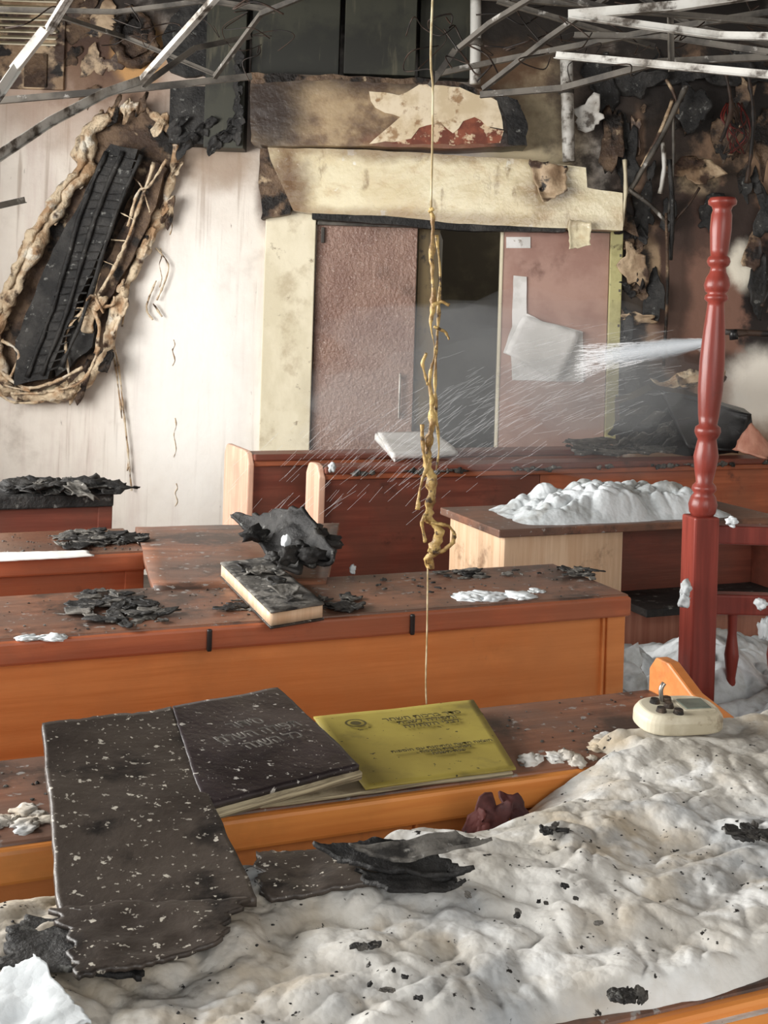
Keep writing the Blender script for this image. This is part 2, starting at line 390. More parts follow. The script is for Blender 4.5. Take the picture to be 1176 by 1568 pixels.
# ---------- room shell ----------
XL, XR, YB, ZC = -2.75, 3.4, -1.6, 3.5
D0, D1, DZ = -.404, 1.335, 2.065
boxes('wall_back', [((XL-.15,WY,0),(D0,WY+.15,ZC)), ((D1,WY,0),(XR+.15,WY+.15,ZC)), ((D0,WY,DZ),(D1,WY+.15,ZC))], 'wall', bevel=0)
boxes('wall_left', [((XL-.15,YB,0),(XL,.6,ZC)), ((XL-.15,.6,0),(XL,5.2,.9)), ((XL-.15,.6,2.7),(XL,5.2,ZC)), ((XL-.15,5.2,0),(XL,WY,ZC))], 'side', bevel=0)
boxes('window_1', [((XL-.1,.6,.9),(XL-.04,.66,2.7)), ((XL-.1,5.14,.9),(XL-.04,5.2,2.7)), ((XL-.1,.6,.9),(XL-.04,5.2,.96)), ((XL-.1,.6,2.64),(XL-.04,5.2,2.7)), ((XL-.1,2.1,.9),(XL-.04,2.16,2.7)), ((XL-.1,3.6,.9),(XL-.04,3.66,2.7))], 'jamb')
box('wall_right', (XR,YB,0), (XR+.15,WY,ZC), 'side', bevel=0)
box('floor', (XL-.15,YB,-.1), (XR+.15,WY+2.4,0), 'floor', bevel=0)
box('ceiling', (XL-.15,YB,ZC), (XR+.15,WY+.15,ZC+.1), 'ceil', bevel=0)
boxes('wall_corridor', [((D0-.1,WY+2.2,0),(D1+.3,WY+2.3,2.6)), ((D0-.25,WY+.15,0),(D0-.15,WY+2.2,2.6)), ((D1+.3,WY+.15,0),(D1+.4,WY+2.2,2.6)), ((D0-.2,WY+.15,2.5),(D1+.4,WY+2.2,2.6))], 'void', bevel=0)

# doors
d = grp('door_1')
box('leaf', (D0+.005,WY+.0,.01), (.178,WY+.045,DZ-.005), 'doorL', d)
box('pull_handle', (.095,WY-.035,.94), (.108,WY-.02,1.2), 'metal', d)
boxes('handle_mounts', [((.097,WY-.025,.96),(.106,WY+.002,.975)), ((.097,WY-.025,1.165),(.106,WY+.002,1.18))], 'metal', d)
boxes('closer_bracket', [((D0+.03,WY-.02,1.93),(D0+.05,WY+.002,2.02)), ((D0+.01,WY-.05,2.03),(D0+.6,WY-.02,2.05))], 'bard', d)
d = grp('door_2')
box('leaf', (.665,WY+.0,.01), (1.28,WY+.045,DZ-.005), 'doorR', d)
box('edge_strip', (.655,WY-.006,.01), (.672,WY+.05,DZ-.005), 'jamb', d)
d = grp('door_3')
box('edge_face', (.186,WY+.05,.01), (.31,WY+.09,2.04), 'edgeb', d)
slab('leaf', [(.31,WY+.09,.01),(.36,WY+.75,.01),(.36,WY+.75,2.02),(.31,WY+.09,2.02)], (-.04,0,0), 'void', d)
box('trim_1', (-.69,WY-.04,0), (D0,WY-.001,2.12), 'jamb')
box('trim_2', (1.28,WY-.03,0), (1.35,WY-.001,2.06), 'jambg')
box('trim_3', (D0,WY-.02,DZ-.03), (D1,WY+.02,DZ+.03), 'bard')
bm = bmesh.new()
for j in range(9): addbox(bm, (1.332,WY-.034,.3+j*.2), (1.342,WY-.028,.315+j*.2))
fin('hinge_screws', bm, 'bard')
d = grp('ceiling_bulkhead')
for i, (a, b, v0, v1, o) in enumerate(((318,384,20,232,.16), (388,525,-60,122,.12), (528,640,-60,124,.2), (640,722,-60,124,.1))):
    p, q = W(a, v1), W(b, v0); box('panel_%d' % (i+1), (p.x, WY-o, p.z), (q.x, WY, q.z), 'dkpanel', d)
p, q = W(265,225), W(322,140); box('charred_end', (p.x, WY-.14, p.z), (q.x, WY, q.z), 'char', d)
flakes('charred_flakes', [(W(280+i*11, 200+10*((i*7)%4), .17), (.05,-.01,.02), (0,-.02,.04)) for i in range(9)]+[(W(372,215-i*22,.2), (.03,-.02,.0), (0,-.01,.05)) for i in range(6)], 'char', d)
# fascia board, scorched
d = grp('scorched_fascia_board')
wslab('board', [(390,126),(470,127),(570,130),(680,137),(740,155),(790,172),(800,232),(700,236),(560,232),(415,232),(391,226)], .003, .217, 'scorch', d, .004)
wslab('peeled_paint_1', [(566,152),(610,158),(640,142),(700,146),(755,166),(764,208),(740,204),(722,190),(705,196),(690,214),(672,198),(640,206),(628,222),(590,226),(566,230),(596,204),(612,190),(575,176)], .222, .006, 'peel', d, .01, 2)
wslab('primer_patch_1', [(612,208),(660,200),(690,212),(705,194),(728,190),(745,206),(765,210),(760,228),(690,232),(600,229)], .221, .003, 'primer', d, .012, 3)
wslab('burnt_hole', [(735,146),(785,165),(800,200),(796,232),(772,230),(768,195),(755,166)], .222, .012, 'char', d, .01, 4)
wslab('sooty_top_edge', [(390,124),(560,130),(680,136),(740,152),(730,158),(640,142),(560,137),(470,134),(392,140)], .221, .004, 'memb', d, .012, 8)
# glossy cream header beam
d = grp('door_header_beam')
wslab('beam', [(414,232),(560,235),(800,250),(890,262),(892,292),(945,300),(945,356),(700,346),(590,334),(478,330),(452,326),(418,250)], .003, .147, 'cream', d, .003)
sheet('peeled_corner', [W(800,250,.17),W(862,262,.17),W(860,300,.2),W(822,322,.2)], 14, 10, .03, .004, 'dpeel', d, .1, 10, .04, 3)
sheet('torn_flap', [W(862,340,.16),W(898,345,.16),W(895,382,.19),W(860,388,.2)], 10, 10, .015, .004, 'cream', d, .15, 10, .03, 5)
wslab('burnt_edge', [(402,232),(416,232),(432,262),(452,300),(446,330),(415,335),(403,338),(400,270)], .003, .12, 'memb', d, .01, 6)
wslab('sooty_underside', [(480,329),(640,334),(760,347),(860,352),(860,358),(700,356),(560,344),(480,338)], .05, .09, 'char', d, .004, 7)
d = grp('vertical_pipe')
tube('pipe', [W(862,95,.12), W(864,180,.12), W(866,252,.12)], .036, 'barw', d)
tube('collar', [W(862,140,.12), W(862,150,.12)], .044, 'bard', d, n=1)
d = grp('vertical_pipe.001')
tube('pipe', [W(722,-40,.3), W(722,60,.3), W(721,145,.3)], .03, 'barw', d)
tube('collar', [W(722,80,.3), W(722,90,.3)], .038, 'bard', d, n=1)
# louvred panel top-left
d = grp('louvre_vent_panel')
p, q = W(-40,135), W(104,-20)
box('frame', (p.x,WY-.03,p.z), (q.x,WY-.001,q.z), 'dpeel', d)
for i in range(9):
    z = q.z-.05-i*.035
    slab('louvre_%d' % i, [(p.x,WY-.03,z),(q.x-.04,WY-.03,z),(q.x-.04,WY-.07,z-.02),(p.x,WY-.07,z-.02)], (0,0,-.008), 'jamb', d)
p, q = W(40,135), W(76,85); box('dark_opening', (p.x,WY-.045,p.z), (q.x,WY-.02,q.z), 'memb', d)
d = grp('burnt_wall_hole')
tube('char_rim', [W(185,40,.03),W(205,20,.05),W(232,45,.05),W(235,85,.04),W(205,100,.05),W(182,75,.04),W(185,40,.03)], .03, 'memb', d, lump=.8)
wslab('exposed_core', [(190,45),(208,30),(228,50),(228,80),(205,92),(188,72)], .002, .03, 'memb', d, .01, 5)
wslab('scorched_column', [(300,-20),(340,-20),(332,60),(328,122),(300,120),(262,112),(250,60),(276,20)], .002, .05, 'char', d, .02, 5)
flakes('scorched_flakes', [(W(120+random.uniform(-15,60), random.uniform(-10,160), .01), (random.uniform(.03,.1),0,.02), (0,-.01,random.uniform(.04,.12)), random.randint(0,1)) for i in range(12)], ['memb','dpeel'], d, relief=.3, frill=.9)

# papers on door
d = grp('torn_door_notice')
wslab('sheet_1', [(786,422),(806,424),(806,480),(830,492),(892,508),(893,585),(784,582),(782,545),(770,540),(784,500)], .006, .004, 'paper', d, .004, 1)
sheet('loose_sheet', [W(800,482,.02),W(888,508,.03),W(852,586,.05),W(772,540,.03)], 10, 10, .01, .003, 'paper', d, .04, 5, .01, 2)
wslab('door_label', [(775,363),(812,363),(812,380),(775,380)], .002, .003, 'paper', None, 0)

# ---------- burnt fixture on left wall ----------
d = grp('melted_wall_air_conditioner')
out = [(178,178),(215,168),(248,186),(272,228),(264,290),(232,360),(205,425),(186,470),(165,545),(128,588),(72,606),(28,600),(2,575),(-6,520),(22,448),(58,372),(98,300),(128,262),(134,208)]
wslab('back_plate', out, .002, .06, 'memb', d, .015)
bm = bmesh.new()
P = dens([W(u, v, .08+.03*math.sin(i)) for i, (u, v) in enumerate(out+[out[0]])], 14)
addtube(bm, P, [.020+.034*abs(mn.noise(p*3.5)) for p in P], 12, 1.1, 9); P2 = [p+Vector((.05,-.04,0)) for p in P]
addtube(bm, P2[130:262], [.026+.038*abs(mn.noise(p*5)) for p in P2[130:262]], 10, 1.1, 11, seed=4)
P3 = [p+Vector((.02,-.07,.02)) for p in P]
addtube(bm, P3[150:250], [.016+.03*abs(mn.noise(p*6)) for p in P3[150:250]], 10, 1.2, 13, seed=9)
rim = fin('melted_rim', bm, 'insul', d, smooth=True)
L = []
for i in range(34):
    k = random.randrange(len(P)); q = P[k]+Vector((random.uniform(-.02,.05), -.03, random.uniform(-.03,.03))); r = random.uniform(.03,.055)
    L.append((q, (r*.6, random.uniform(-.4,.4)*r, 0), (r*.5, random.uniform(-.5,.5)*r, r*random.uniform(1,2)), 0 if random.random() < .7 else 1))
flakes('melted_foam_flaps', L, ['insul','memb'], d, .008, frill=.3)
slab('black_housing', [W(182,228,.06),W(222,236,.06),W(205,300,.06),W(165,390,.06),W(130,470,.06),(W(88,578,.06)),(W(38,588,.06)),W(40,520,.06),W(72,440,.06),W(110,360,.06),W(150,285,.06)], (0,-.13,0), 'char', d, .01, .05)
for i, (a, b) in enumerate((((176,240),(58,575)), ((200,240),(80,572)), ((228,245),(110,560)))):
    A, Bp = W(a[0], a[1], .2), W(b[0], b[1], .2)
    tube('grille_rail_%d' % i, [A, A.lerp(Bp, .3)+Vector((-.02,0,0)), A.lerp(Bp, .7)+Vector((.01,0,0)), Bp], .013, 'char', d, lump=.8)
bm = bmesh.new()
for i in range(26):
    t = i/25; A = W(172,248,.19).lerp(W(56,572,.19), t); Bp = W(222,254,.19).lerp(W(104,560,.19), t); addtube(bm, dens([A, A.lerp(Bp,.5)+Vector((0,0,random.uniform(-.012,.012))), Bp], 4), .005, 5, .6, 40)
fin('grille_slats', bm, 'char', d)
wslab('side_channel', [(240,250),(262,262),(245,320),(215,385),(190,430),(165,480),(130,520),(118,500),(150,440),(190,360),(222,300)], .06, .06, 'memb', d, .012, 9)
bm = bmesh.new()
for (pts, r) in (([(245,255),(218,330),(200,380),(170,440),(150,470)], .010), ([(262,250),(240,290),(222,300),(205,350)], .008), ([(150,470),(110,500),(85,540),(60,572)], .009), ([(150,470),(165,500),(158,540)], .010),
                 ([(150,470),(128,490),(112,520),(120,580)], .007), ([(150,470),(180,468),(186,455)], .009), ([(205,270),(225,290),(240,330)], .005), ([(195,330),(215,340)], .004), ([(180,370),(205,372)], .004), ([(165,400),(190,410)], .004), ([(20,520),(45,540),(30,575)], .008), ([(5,560),(50,590),(90,585),(140,560)], .009), ([(30,600),(80,598),(140,580),(165,530)], .008), ([(0,580),(30,612),(80,612)], .008), ([(165,420),(158,450),(170,480)], .007), ([(-6,560),(20,585),(60,596)], .006), ([(150,470),(120,478),(100,500)], .006)):
    addtube(bm, dens([W(u, v, .17+.02*math.sin(u)) for u, v in pts], 8), r, 7, .9, 30)
fin('melted_strands', bm, 'insul', d, smooth=True)
flakes('strand_web', [(W(152,468,.17), (.07,0,.03), (.02,-.02,.06), 0), (W(140,490,.15), (.05,0,-.03), (.03,-.02,.05), 0)], ['insul'], d, .006)
wslab('charred_hole', [(112,498),(140,482),(160,490),(150,530),(118,560),(96,575),(92,545)], .06, .07, 'char', d, .01)
bm = bmesh.new()
for pts in ([(170,500),(182,560),(192,620),(195,680),(202,750)], [(160,480),(176,540),(184,600),(190,640)], [(192,620),(200,690),(198,720)], [(205,360),(200,430),(190,500)], [(240,430),(228,470),(236,490)], [(240,380),(258,410),(240,460)],[(236,465),(248,485)]):
    addtube(bm, dens([W(u+2*math.sin(v), v, .03) for u, v in pts], 8), .005, 6, .8, 40)
fin('hanging_strands', bm, 'insul', d, smooth=True)
bm = bmesh.new()
for (u, v0, v1) in ((262,300,360),(266,520,560),(268,640,700),(246,380,440),(270,740,775)):
    addtube(bm, dens([W(u+2*math.sin(k*2.1), v0+(v1-v0)*k/5, .003) for k in range(6)], 5), .0022, 5, 1.4, 60)
fin('wall_scorch_drips', bm, 'insul')

# ---------- burnt debris on right wall ----------
d = grp('peeling_wall_debris')
def wf(u, v, a, b, mi, off=.06, tl=0):
    return (W(u, v, off), (a*KW, -random.uniform(0,.03), tl*a*KW), (-tl*b*KW, -random.uniform(-.03,.03), b*KW), mi)
big = [wf(1056,262,30,24,0,.07,.09), wf(1102,215,13,46,1,.07,.1), wf(898,182,22,22,3,.08,.4), wf(966,405,18,38,0,.04,.1), wf(975,488,24,9,0,.05), wf(1148,385,12,30,0,.05,-.2),
       wf(1056,165,22,30,2,.07,.3), wf(945,330,14,32,1,.05,.5), wf(1085,335,22,26,2,.03), wf(985,330,20,40,2,.03), wf(1000,450,12,40,2,.03), wf(1158,440,14,46,2,.05), wf(955,540,14,46,2,.03), wf(1110,115,46,20,2,.07),
       wf(1020,330,10,26,2,.06), wf(1168,320,16,40,2,.05), wf(1130,160,14,34,1,.05), wf(935,215,16,50,1,.04), wf(1165,220,16,50,1,.04), wf(1040,120,46,16,2,.05), wf(920,130,26,44,2,.03), wf(970,130,40,24,2,.04), wf(1140,110,40,24,2,.06), wf(960,250,18,40,2,.02)]
for i in range(14):
    u, v = random.uniform(940,1180), random.uniform(90,320)
    r = random.uniform(3,10); big.append(wf(u, v, r, r*random.uniform(1.5,3.5), random.choice([0,1,2,2,2]), random.uniform(.004,.03), random.uniform(-.3,.3)))
for i in range(20):
    u, v = random.uniform(945,1005), random.uniform(360,600)
    r = random.uniform(3,11); big.append(wf(u, v, r, r*random.uniform(.8,2.2), random.choice([0,1,1,2,2]), random.uniform(.004,.05), random.uniform(-.5,.5)))
flakes('wall_flakes', big, ['dpeel','memb','char','barw'], d, .006, relief=.35, frill=.7)
for i, (a, b, w, mm) in enumerate((((1040,140),(955,300),9,'bard'), ((1020,160),(975,260),6,'dpeel'), ((955,295),(1015,345),7,'bard'), ((1005,225),(1003,300),7,'barw'), ((1015,250),(1018,400),8,'char'), ((1060,292),(1020,345),4,'wire'), ((1020,180),(1016,330),5,'bard'), ((948,250),(945,350),6,'jamb'), ((1010,130),(1030,180),5,'dpeel'), ((1010,330),(1008,560),5,'memb'))):
    A, Bp = W(a[0], a[1], .15), W(b[0], b[1], .12)
    tube('strip_%d' % i, [A, A.lerp(Bp, .5)+Vector((.01,-.02,0)), Bp], w*.0018, mm, d, nseg=4, lump=.3)
sheet('curled_strip_1', [W(965,582,.3),W(1080,560,.3),W(1085,578,.35),W(975,600,.4)], 30, 6, .04, .01, 'insul', d, .3, 7, .04, 12)
sheet('curled_strip_2', [W(1000,578,.4),W(1084,565,.4),W(1080,588,.45),W(1010,594,.5)], 30, 6, .05, .01, 'dpeel', d, .3, 9, .04, 13)
bm = bmesh.new()
for i in range(20):
    u = 1108+random.uniform(-12,12); pts = [W(u, 168, .2), W(u+random.uniform(-12,12), 195, .24), W(1110+random.uniform(-16,16), 222, .25), W(1106+random.uniform(-16,20), 243, .2)]
    addtube(bm, dens(pts, 5), .005, 6, mi=0 if i % 3 else 1)
fin('burnt_cable_bundle', bm, ['wire', 'wirer'], smooth=True)
bm = bmesh.new()
for pts in ([(1176,250),(1168,330),(1172,400),(1158,430),(1150,480)], [(1165,380),(1160,430),(1140,470)], [(1085,120),(1095,180),(1080,230)], [(1176,480),(1150,500),(1165,520)], [(1120,130),(1128,200),(1118,290)]):
    addtube(bm, dens([W(u, v, .3) for u, v in pts], 8), .011, 7, .8, 25)
fin('melted_hanging_cable', bm, 'wire', smooth=True)

# ---------- pews (pew frame: x along pew, y toward wall, z up ; rotated 22 deg) ----------
A22 = math.radians(22)
ca, sa = math.cos(A22), math.sin(A22)
def PW(s, t, z): return Vector((ca*s-sa*t, sa*s+ca*t, z))
def pew(t, s0, s1, zt, dep, mats=('ledge','orange_hi','orange'), ends=(True, True), seat=True, stiles=(), name='wooden_pew'):
    d = grp(name, A22); lg, lip, pn = mats
    box('book_ledge', (s0,t,zt-.028), (s1,t+dep,zt), lg, d, .005)
    box('front_lip', (s0,t-.012,zt-.05), (s1,t+.012,zt-.004), lip, d, .006)
    box('back_panel', (s0+.02,t+.02,.08), (s1-.02,t+.045,zt-.028), pn, d, .002)
    L = [((s0,t+.012,.0),(s0+.05,t+.05,zt-.03)), ((s1-.05,t+.012,0),(s1,t+.05,zt-.03)), ((s0+.05,t+.012,.03),(s1-.05,t+.022,.14))]
    for s in stiles: L.append(((s,t+.008,.1),(s+.006,t+.024,zt-.03)))
    boxes('frame_stiles', L, pn, d, .003)
    if seat:
        boxes('seat', [((s0+.03,t-.40,.42),(s1-.03,t-.02,.45)), ((s0+.03,t-.38,0),(s0+.06,t-.02,.42)), ((s1-.06,t-.38,0),(s1-.03,t-.02,.42))], 'redor', d)
    for k, e in enumerate(ends):
        if not e: continue
        s = s1 if k else s0-.03
        prof = [(t-.01,0),(t+dep,0),(t+dep,zt+.04),(t+dep-.02,zt+.065),(t+dep-.06,zt+.065),(t+dep*.55,zt+.03),(t+.05,zt+.012),(t+.01,zt+.008),(t-.012,zt-.01)]
        slab('end_panel_%d' % (k+1), [Vector((s, a, b)) for a, b in prof], (.026,0,0), pn, d, bevel=.004)
    return d
pew(.955, -.9, 1.75, .82, .41, ends=(False, False), seat=False, mats=('ledge','orange_hi','orange'))
pew(1.53, -.6, 1.295, .82, .29, ends=(False, True), stiles=(.695, .30), seat=False)
pew(2.30, -.6, 1.575, .87, .35, ends=(False, False), stiles=(1.51,), mats=('ledge','redor','orange'))
pew(3.06, -.7, .575, .87, .34, ends=(False, False), mats=('wet','redor','redor'))
pew(4.15, -.5, .66, .86, .32, ends=(False, False), mats=('char','char','redwood'), seat=False)
box('ledge_bracket', (.558,2.278,.82), (.568,2.288,.865), 'blk', None, .003, A22)
box('ledge_bracket.001', (1.005,2.278,.82), (1.015,2.288,.865), 'blk', None, .003, A22)
def bench(s0, s1, t, zt, pn, endm, name='wooden_pew', edep=.2):
    d = grp(name, A22)
    box('top_rail', (s0,t-.03,zt-.03), (s1,t+.12,zt), 'redwood' , d, .008)
    if pn == 'split':
        box('back_panel_left', (s0,t,.08), (s0+1.05,t+.03,zt-.03), 'redwood', d, .002)
        box('back_panel_right', (s0+1.053,t,.08), (s1,t+.03,zt-.03), 'redor', d, .002)
    else: box('back_panel', (s0,t,.08), (s1,t+.03,zt-.03), pn, d, .002)
    box('moulding', (s0,t-.018,zt-.055), (s1,t,zt-.03), 'redor', d, .005)
    box('seat', (s0,t+.03,.42), (s1,t+.42,.45), 'redor', d)
    for k, s in enumerate((s0-.028, s1)):
        prof = [(t-.02,0),(t+edep,0),(t+edep,zt-.04),(t+edep-.03,zt+.0),(t+edep-.05,zt+.008),(t+.04,zt+.012),(t+.0,zt+.004),(t-.03,zt-.04)]
        slab('end_panel_%d' % (k+1), [Vector((s, a, b)) for a, b in prof], (.028,0,0), endm, d, bevel=.006)
    return d
bench(1.61, 4.15, 4.62, .87, 'split', 'peach', edep=.15)
bench(1.40, 3.3, 4.98, .885, 'redwood', 'peach', edep=.40)
bm = bmesh.new()
for i in range(150):
    s = random.uniform(1.66, 4.1)
    if mn.noise(Vector((s*4, 3, 1))) < -.05: continue
    addlump(bm, (s, 4.588, .852-random.uniform(0,.012)), (random.uniform(.008,.022), .007, random.uniform(.003,.013)), .5, seed=i, sub=2)
fin('foam_drips', bm, 'ash', smooth=True, rotz=A22)
d = grp('side_desk', A22)
box('top', (1.66,3.12,.845), (2.75,3.55,.87), 'ledge', d, .004)
box('apron_pale', (1.69,3.14,.62), (2.12,3.17,.845), 'palew', d, .003)
box('left_side', (1.69,3.17,0), (1.715,3.53,.845), 'palew', d, .003)
box('recess_back', (2.12,3.24,0), (2.72,3.27,.845), 'redwood', d, .003)
box('shelf', (2.12,3.0,.60), (2.72,3.24,.625), 'char', d, .003)
box('lower_panel', (1.70,3.14,0), (2.72,3.165,.6), 'pinkw', d, .003)
box('right_side', (2.72,3.14,0), (2.745,3.53,.845), 'redwood', d, .003)

# ---------- foam ----------
def bill(p): return abs(mn.noise(p))
def puff(p):
    n = min(1, abs(mn.noise(p))*1.6); return (1-(1-n)**2)*.6
def foam(name, s0, s1, t0, t1, hf, mat, ns=200, nt=80, rotz=A22):
    bm = bmesh.new(); g = []
    for j in range(nt+1):
        row = []
        for i in range(ns+1):
            s = s0+(s1-s0)*i/ns; t = t0+(t1-t0)*j/nt
            row.append(bm.verts.new((s, t, hf(s, t))))
        g.append(row)
    for j in range(nt):
        for i in range(ns): bm.faces.new((g[j][i], g[j][i+1], g[j+1][i+1], g[j+1][i]))
    return fin(name, bm, mat, smooth=True, rotz=rotz)
def sm(x, a, b):
    x = max(0, min(1, (x-a)/(b-a))); return x*x*(3-2*x)
def h0(s, t):
    p = Vector((s, t, 0)); w = mn.noise(p*3)*.12
    wq = Vector((s+.03*mn.noise(p*9), t+.03*mn.noise(p*9+Vector((5,5,5))), 0))
    n = .012*mn.noise(Vector((wq.x*8+wq.y*6, wq.y*14-wq.x*4, 1)))+.011*mn.noise(wq*6)+.018*puff(wq*11+Vector((3,3,3)))+.009*puff(wq*24)+.003*puff(wq*50)+.0007*mn.noise(p*110)
    edge = sm(t, .950+.02*mn.noise(Vector((s*7,2,0))), .985+.02*mn.noise(Vector((s*5,8,0))))
    back = 1-sm(t+.05*mn.noise(p*6), 1.30, 1.42)*(1-sm(s+w, .62, .95))
    amp = 1-.35*sm(t, 1.34, 1.45)
    h = .805+edge*back*(.034+n*amp)
    if t > 1.36:
        h -= (1-sm(s+w, .62, .95))*.12*sm(t, 1.36, 1.42)
        h += .002*sm(s+w, .8, 1.0)*sm(t, 1.42, 1.52)
    if t > 1.5: h -= .10*(1-sm(s+w*.6, .90, 1.05))*sm(t, 1.5, 1.53)
    if t > 1.54: h -= .09*sm(t+.05*mn.noise(p*9), 1.57, 1.66)
    return h
foam('fire_foam_blanket', -.5, 1.72, .935, 1.72, h0, 'foam', 640, 240)
def h1(s, t):
    p = Vector((s, t, 4)); m = sm(s, 1.74, 1.95)*(1-sm(s, 2.45, 2.66))*sm(t, 3.13, 3.24)*(1-sm(t, 3.42, 3.54))
    return .862+m*(.05+.05*mn.noise(p*4)+.05*puff(p*8)+.025*puff(p*18)+.006*bill(p*45))+.03*math.exp(-((s-2.15)/.12)**2)*m
foam('foam_heap', 1.70, 2.70, 3.12, 3.54, h1, 'foamw', 200, 110)
def h2(s, t):
    p = Vector((s, t, 9)); return .46+.12*puff(p*4)+.05*puff(p*10)+.10*mn.noise(p*2)+.015*puff(p*24)
foam('foam_heap', 1.40, 2.9, 1.75, 2.98, h2, 'foamw', 220, 180)
d = grp('low_platform', A22)
box('deck', (1.42,1.77,.0), (2.88,2.96,.36), 'pinkw', d)
box('kick_board', (1.40,1.76,.0), (1.42,2.98,.30), 'redwood', d)
lumps('foam_clump', scatter_lumps([(755,913,60,6,14,.02,.04),(820,904,14,4,3,.01,.018),(60,974,50,4,5,.012,.024)], .871, .18, .5), 'foamw', smooth=True)
lumps('foam_clump', scatter_lumps([(860,1162,70,6,12,.008,.022),(955,1140,50,10,14,.012,.03),(30,1255,40,16,10,.01,.022)], .821, .3, .5), 'foam', smooth=True)
lumps('foam_clump', [(level(540,872,.885),(.008,.008,.012)), (level(438,828,.94),(.012,.012,.016)),(level(508,716,.88),(.016,.016,.02))], 'foamw', smooth=True)
lumps('foam_clump', [(site(u, v, 3.03), (.014,.014,r), .5) for u, v, r in ((1050,900,.02),(1047,918,.02),(1120,798,.012),(1165,925,.014),(1170,965,.03))], 'foamw', smooth=True)
lumps('foam_clump', [(PW(1.72,2.55,z), (.06,.05,.06), .6) for z in (.45,.52,.6)]+[(PW(1.64,2.7,.62),(.03,.04,.08),.6)], 'foamw', smooth=True)

# ---------- books, binders, papers ----------
d = grp('charred_prayer_book')
tl, tr, br, bl = level(65,1105,.93), level(262,1083,.91), level(396,1375,.872), level(90,1396,.872)
sheet('front_cover', [tl, tr, br, bl], 40, 50, .006, .010, 'cover', d, .02, 5, 0, 1)
t2, t3, t4 = level(425,1053,.89), level(551,1170,.88), level(312,1236,.885)
sheet('back_cover', [tr+Vector((.002,0,.004)), t2, t3, t4], 40, 40, .004, .008, 'black', d, .01, 5, 0, 2)
sheet('inner_pages', [tr-Vector((0,0,.010)), t2-Vector((0,0,.010)), t3-Vector((-.004,.006,.008)), t4-Vector((0,.008,.008))], 12, 12, .003, .010, 'pages', d, 0, 5, 0, 2)
d2 = grp('yellow_booklet')
y = [level(480,1097,.842), level(725,1071,.842), level(790,1176,.842), level(560,1206,.842)]
sheet('card', y, 20, 20, .002, .003, 'yellow', d2, 0, 6, 0, 5)
sheet('papers_under', [level(440,1110,.837), level(720,1080,.837), level(785,1180,.834), level(400,1232,.834)], 16, 16, .003, .006, 'pages', d2, .01, 6, 0, 6)
def text(txt, q, a, b, size, mat, parent, name, up=.004):
    ex = (q[1]-q[0]).normalized(); ey = (q[0]-q[3]); nz = ex.cross(ey).normalized(); ey = nz.cross(ex)
    o = bpy.data.curves.new(name, 'FONT'); o.body = txt; o.size = size; o.align_x = 'CENTER'; o.extrude = .0004
    ob = bpy.data.objects.new(name, o); scene.collection.objects.link(ob); o.materials.append(mt[mat])
    pos = (q[0].lerp(q[1], a)).lerp(q[3].lerp(q[2], a), b)+nz*up
    ob.matrix_world = Matrix(((ex.x,ey.x,nz.x,pos.x),(ex.y,ey.y,nz.y,pos.y),(ex.z,ey.z,nz.z,pos.z),(0,0,0,1)))
    ob.parent = parent
hb = lambda s: '\n'.join(l[::-1] for l in s.split('\n'))
text(hb('סדר ברכות השחר\nותפילה לשבת\nלבני הקהילה'), y, .62, .22, .019, 'ink', d2, 'title_text')
text(hb('הוצאה חדשה ומתוקנת עם הוספות\nמנהגי בית הכנסת\nשנת תשמח'), y, .62, .66, .012, 'ink', d2, 'subtitle_text')
bm = bmesh.new(); c = y[0].lerp(y[1], .2).lerp(y[3].lerp(y[2], .2), .2)
for r0, r1 in ((.014,.018),(.0,.009)):
    vs = [[bm.verts.new(c+Vector((r*math.cos(k*math.pi/12), r*math.sin(k*math.pi/12), .004))) for k in range(24)] for r in (max(r0,.0001), r1)]
    for k in range(24): bm.faces.new((vs[0][k], vs[1][k], vs[1][(k+1)%24], vs[0][(k+1)%24]))
fin('seal_stamp', bm, 'ink', d2)
q = [tr, t2, t3, t4]
text(hb('סידור\nתפילה השלם\nכל השנה'), q, .48, .45, .030, 'inkp', d, 'cover_text', .012)
d = grp('charred_paper_stack')
sheet('sheet_1', [level(385,1300,.862),level(560,1290,.865),level(730,1345,.865),level(395,1376,.862)], 36, 20, .008, .006, 'cover', d, .12, 12, 0, 8)
sheet('sheet_2', [level(470,1300,.880),level(640,1298,.876),level(742,1345,.872),level(560,1345,.87)], 30, 16, .010, .005, 'char', d, .15, 12, .01, 9)
sheet('sheet_3', [level(520,1298,.893),level(700,1282,.893),level(755,1300,.883),level(610,1332,.878)], 30, 16, .010, .004, 'ash', d, .1, 10, .01, 10)
sheet('sheet_4', [level(540,1340,.868),level(690,1338,.872),level(720,1352,.868),level(590,1376,.868)], 30, 12, .008, .005, 'char', d, .2, 14, .01, 11)
sheet('sheet_5', [level(60,1385,.870),level(400,1368,.874),level(330,1440,.876),level(120,1505,.872)], 40, 30, .006, .005, 'cover', d, .16, 12, 0, 12)
sheet('sheet_6', [level(20,1395,.864),level(240,1410,.864),level(220,1495,.868),level(-10,1480,.864)], 30, 20, .006, .005, 'char', d, .2, 12, 0, 14)
sheet('crumpled_paper', [level(-40,1495,.872),level(52,1450,.882),level(150,1565,.874),level(20,1610,.866)], 30, 30, .014, .003, 'foamw', None, .14, 12, 0, 15)
